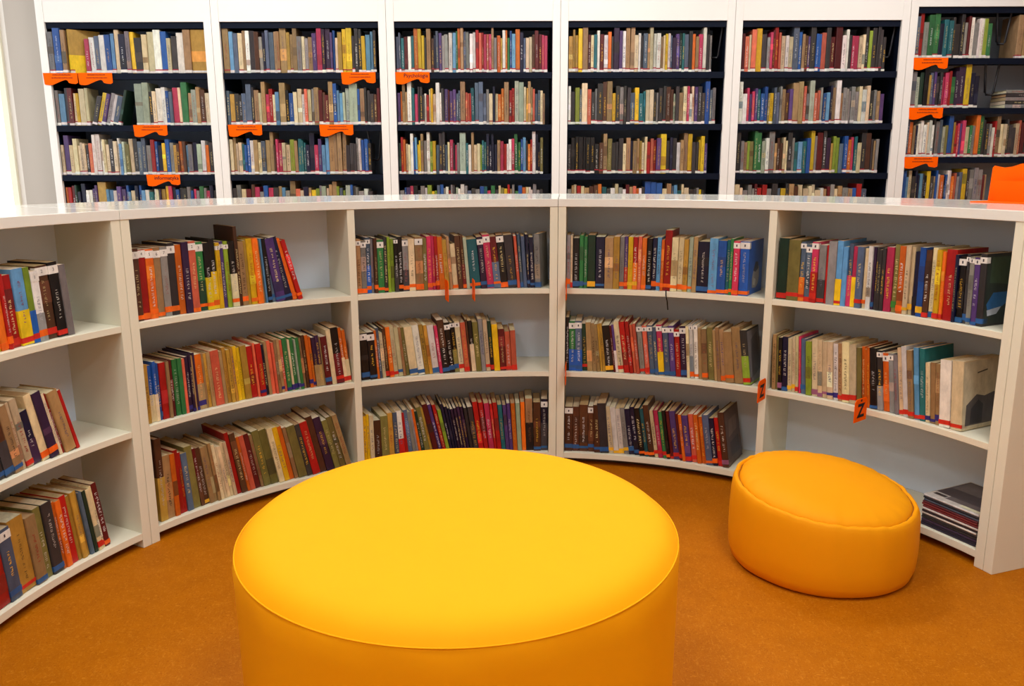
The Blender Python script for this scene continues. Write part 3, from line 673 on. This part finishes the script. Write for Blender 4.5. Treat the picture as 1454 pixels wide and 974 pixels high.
# big volumes at the window end of the top row, two of them standing out in front of the frame
for dx, w, h, c, yaw in ((.052, .030, .225, 's', 0), (.084, .040, .245, 'b', 0), (.126, .026, .235, 't', 0)):
    to_stuff(book_parts(rng, w, .16, h, c, wall=True), Matrix.Translation((BAYS[0] + dx, YFR - .004, LV[0] + .0005)))
to_stuff(book_parts(rng, .030, .17, .238, 'm', 'y', wall=True), Matrix.Translation((BAYS[0] + .156, YFR + .014, LV[0] + .0005)) @ Matrix.Rotation(R_(-50), 4, 'Z'))

st = STUFF.build('library_books', [M_BOOK, M_PAGE], colours=True)
tag(st, 'tightly packed smaller library books filling the shelves in many colours', 'books', kind='stuff')

# ------------------------------------------------------------------ orange shelf signs on the wall bookcases
def sign_outline(w, h):
    pts = [(0, 0), (w, 0), (w, -h * .80), (w * .93, -h * .90), (w * .80, -h * .86), (w * .735, -h * .80), (w * .695, -h * .60), (w * .64, -h * .56),
           (w * .52, -h * .66), (w * .40, -h * .80), (w * .26, -h * .96), (w * .16, -h), (w * .05, -h * .96), (w * .02, -h * .90)]
    return list(reversed(pts))
def flat_plate(pts, t):
    """outline in x/z given clockwise as seen from -y, plate between y=-t and y=0"""
    n = len(pts)
    vs = [(x, -t, z) for x, z in pts] + [(x, 0, z) for x, z in pts]
    fs = [tuple(range(n)), tuple(range(2 * n - 1, n - 1, -1))] + [(i, n + i, n + (i + 1) % n, (i + 1) % n) for i in range(n)]
    return MB().add(vs, fs)
SIGNS = [(-2.684, 0, 0, 0, 'orange shelf sign at the window end of the first wall bookcase, top shelf'),
         (-2.484, 0, 0, 0, 'orange shelf sign butting against the one at the window end, top shelf'),
         (-2.195, 0, 1, 0, 'orange shelf sign on second shelf of the bookcase beside the window'),
         (-2.145, 0, 2, 'informatyka', 'orange shelf sign reading informatyka on the third shelf'),
         (-.975, 1, 0, 0, 'orange shelf sign on top shelf of the second wall bookcase'),
         (-1.645, 1, 1, 0, 'orange shelf sign on second shelf, second bookcase, at its window end'),
         (-1.115, 1, 1, 0, 'orange shelf sign on second shelf, second bookcase, far from window'),
         (-.665, 2, 0, 'Psychologia', 'orange shelf sign reading Psychologia'),
         (2.30, 5, 0, 0, 'orange sign on the top shelf of the raised wall bookcase'),
         (2.30, 5, 1, 0, 'orange sign on the second shelf of the raised wall bookcase'),
         (2.30, 5, 2, 0, 'orange sign on the third shelf of the raised wall bookcase')]
for x, bay, lv, word, lab in SIGNS:
    z = bay_levels(bay)[lv]
    t = empty('shelf_sign', (x, YFR - .0015, z + .002))
    tag(t, lab, 'sign', 'orange shelf signs')
    w, h = .196, .068
    pl = flat_plate(sign_outline(w, h), .002).build('plate', M_ORANGE, t)
    rng = random.Random(int(x * 100))
    if word:
        MB().merge(text_mb(word, .030, bold=.0004), Matrix.Translation((w * .60, -.0026, -h * .30))).build('lettering', M_INK, t)
    else:                                               # two lines of print too small to read
        m = MB()
        for zz, a, b in ((-h * .20, .28, .80), (-h * .44, .24, .86)):
            xx = w * a
            while xx < w * b:
                q = rng.uniform(.003, .006); hh = rng.uniform(.0035, .0065)
                m.add([(xx, -.0026, zz), (xx + q * .55, -.0026, zz), (xx + q * .55, -.0026, zz + hh), (xx, -.0026, zz + hh)], [(0, 1, 2, 3)])
                m.add([(xx, -.0026, zz), (xx + q * .8, -.0026, zz), (xx + q * .8, -.0026, zz + .0016), (xx, -.0026, zz + .0016)], [(0, 1, 2, 3)])
                xx += q
        m.build('lettering', M_INK, t)

# ------------------------------------------------------------------ orange alphabet markers standing out from the curved shelves
MARK = [(-13.75, 1, '', 'orange marker tab on top shelf, third bay, beside the pink books'),
        (-9.48, 1, '', 'orange marker tab on top shelf, third bay, beside the teal book'),
        (5.35, 1, '', 'orange marker tab on top shelf against the central double upright'),
        (5.40, 2, '', 'orange marker tab on middle shelf against the central double upright'),
        (36.45, 2, 'Z', 'orange marker tab lettered Z on the upright by the end bay'),
        (51.25, 2, '\u017b', 'orange marker tab with dotted letter at the middle of the end bay')]
for a, lv, ch, lab in MARK:
    p = arc(RAD, a)
    # local x runs outwards from the shelf into the room centre... plate stands in the radial plane
    t = empty('shelf_marker', (p[0], p[1], SHELF_TOP[lv] - .0186), math.pi / 2 - R_(a))
    tag(t, lab, 'shelf marker', 'orange shelf markers')
    # local +x = radially outwards (into the shelf), so the tab reaches -x
    pts = [(-.072, -.012), (-.002, -.012), (-.002, .052), (-.010, .060), (-.062, .060), (-.072, .050)]
    big = [(x, z) for x, z in pts]
    flat_plate(big, .002).build('plate', M_ORANGE, t)
    if ch:
        MB().merge(text_mb('Z', .058, bold=.002), Matrix.Translation((-.037, -.0026, .020))).build('letter', M_INK, t)
        if ch != 'Z':
            MB().box(-.041, -.033, -.0026, -.0024, .050, .057).build('letter_dot', M_INK, t)

# ------------------------------------------------------------------ pile of magazines on the bottom shelf beside the end panel
rng = random.Random(9)
MAGCOL = [(44, 36, 52), (38, 30, 46), (62, 44, 66), (48, 40, 40), (52, 46, 44), (226, 214, 200), (44, 30, 32), (216, 206, 196), (112, 34, 34), (120, 40, 38), (96, 34, 40), (70, 74, 86), (40, 40, 44), (206, 200, 194)]
MAGNAME = ['black', 'dark plum', 'violet-edged', 'dark brown', 'charcoal', 'cream-edged', 'dark maroon', 'white-edged', 'brick red', 'red', 'crimson', 'slate', 'black-edged', 'white-bordered photo-cover']
z = SHELF_TOP[3] + .0004
NM = len(MAGCOL)
ORD = ['first', 'second', 'third', 'fourth', 'fifth', 'sixth', 'seventh', 'eighth', 'ninth', 'tenth', 'eleventh', 'twelfth', 'thirteenth', 'fourteenth']
pm = arc(RAD + .012, 64.35)
for k in range(NM):
    th = .0060 + rng.uniform(0, .0008)
    o = empty('magazine', (pm[0], pm[1], z), -R_(64.35) + rng.uniform(-.012, .012))
    pos = NM - k
    lab = f"{MAGNAME[k]} magazine, {'topmost' if pos == 1 else ORD[pos - 1] + ' from the top'} of the pile beside the end panel"
    tag(o, lab, 'magazine', 'magazines piled on the bottom shelf')
    col = lin(MAGCOL[k]); j = rng.uniform(-.003, .003)
    x0, x1, d = -.104 + j, .072 + j, .205
    cov = MB()
    n = 5
    prof = [(.0025 - .0025 * math.sin(math.pi * q / n), th * (1 - math.cos(math.pi * q / n)) / 2) for q in range(n + 1)]   # folded spine
    ring = [(d, 0)] + prof + [(d, th)] + [(d, th - .0006)] + [(.004, th - .0006), (.004, .0006), (d, .0006)]
    m_ = len(ring)
    vs = [(x0, y, zz) for y, zz in ring] + [(x1, y, zz) for y, zz in ring]
    fs = [(i, (i + 1) % m_, m_ + (i + 1) % m_, m_ + i) for i in range(m_)] + [tuple(range(m_ - 1, -1, -1)), tuple(range(m_, 2 * m_))]
    cov.add(vs, fs, col).build('cover', M_BOOK, o, colours=True)
    MB().box(x0 + .001, x1 - .001, .0042, d - .001, .0007, th - .0007, lin((214, 206, 190))).build('pages', M_PAGE, o, colours=True)
    if k == NM - 1:
        ph_ = MB()
        e = th + .0003
        for (a, b, c_, dd, cc) in ((.0, 1.0, .0, 1.0, (188, 180, 172)), (.02, .98, .24, .98, (72, 64, 70)), (.30, .98, .10, .24, (96, 86, 86)), (.06, .28, .12, .2, (52, 46, 50)),
                                 (.62, .96, .03, .10, (206, 202, 170)), (.05, .55, .55, .95, (110, 100, 100)), (.6, .9, .5, .8, (88, 74, 74))):
            xa, xb = x0 + (x1 - x0) * a, x0 + (x1 - x0) * b
            ya, yb = .002 + (d - .004) * c_, .002 + (d - .004) * dd
            ph_.add([(xa, ya, e), (xb, ya, e), (xb, yb, e), (xa, yb, e)], [(0, 1, 2, 3)], lin(cc)); e += .0001
        ph_.build('cover_photo', M_BOOK, o, colours=True)
    z += th + .0004

# ------------------------------------------------------------------ orange stand on the counter
th = math.atan2(-.84, .545)
hs = empty('display_stand', (1.50, 2.66, Z_TOP), th)
tag(hs, 'orange acrylic display stand with a wavy top edge on the counter', 'display stand')
w, h = .20, .116
pts = [(0, 0), (w, 0), (w, h * .80), (w * .93, h * .86), (w * .80, h * .90), (w * .66, h * .88), (w * .60, h * .985), (w * .54, h * 1.02), (w * .44, h * 1.0),
       (w * .32, h * .93), (w * .20, h * .90), (w * .10, h * .93), (w * .05, h * .95), (w * .02, h * .90)]
flat_plate(pts, .003).build('upright_plate', M_ORANGE, hs)
MB().box(0, w, -.105, -.003, .0003, .0033).build('base_plate', M_ORANGE, hs)
flat_plate([(.03, .0033), (w - .03, .0033), (w - .03, .065), (.03, .065)], .002).build('pocket_front', M_ORANGE, hs, loc=(0, -.028, 0))

# ------------------------------------------------------------------ black wire book supports
def wire(points, r=.003, n=6):
    mb = MB(); rings = []
    P = [Vector(p) for p in points]
    for i, p in enumerate(P):
        d = (P[min(i + 1, len(P) - 1)] - P[max(i - 1, 0)]).normalized()
        u = d.orthogonal().normalized(); v = d.cross(u)
        rings.append([tuple(p + r * (math.cos(2 * math.pi * k / n) * u + math.sin(2 * math.pi * k / n) * v)) for k in range(n)])
    vs = [q for g in rings for q in g]
    fs = [(i * n + k, i * n + (k + 1) % n, (i + 1) * n + (k + 1) % n, (i + 1) * n + k) for i in range(len(P) - 1) for k in range(n)]
    return mb.add(vs, fs)
SUP = [(5, 0, .53, 'black wire book support hanging in the gap on the raised top shelf'),
       (5, 1, .49, 'black wire book support hanging above the flat pile of grey books'),
       (4, 0, .90, 'black wire book support at the top shelf end, fifth bookcase'),
       (3, 0, .90, 'black wire book support at the top shelf end, fourth bookcase'),
       (1, 2, .90, 'black wire book support at the third shelf end, second bookcase')]
for bay, lv, fx, lab in SUP:
    zt = (bay_levels(bay)[lv - 1] - .006) if lv else bay_levels(bay)[0] + .274
    t = empty('book_support', (BAYS[bay] + .05 + (BAY_W - .1) * fx, YFR + .06, zt))
    tag(t, lab, 'book support', 'wire book supports')
    hh = .19
    wire([(0, 0, 0), (.010, .003, -hh * .5), (.018, .006, -hh + .012), (.026, .008, -hh), (.058, .008, -hh), (.066, .006, -hh + .012), (.074, .003, -hh * .5), (.084, 0, 0)], .0066).build('wire_loop', M_WIRE, t, smooth=True)
    MB().box(-.012, .096, -.006, .012, -.006, 0).build('clip_rail', M_WIRE, t)
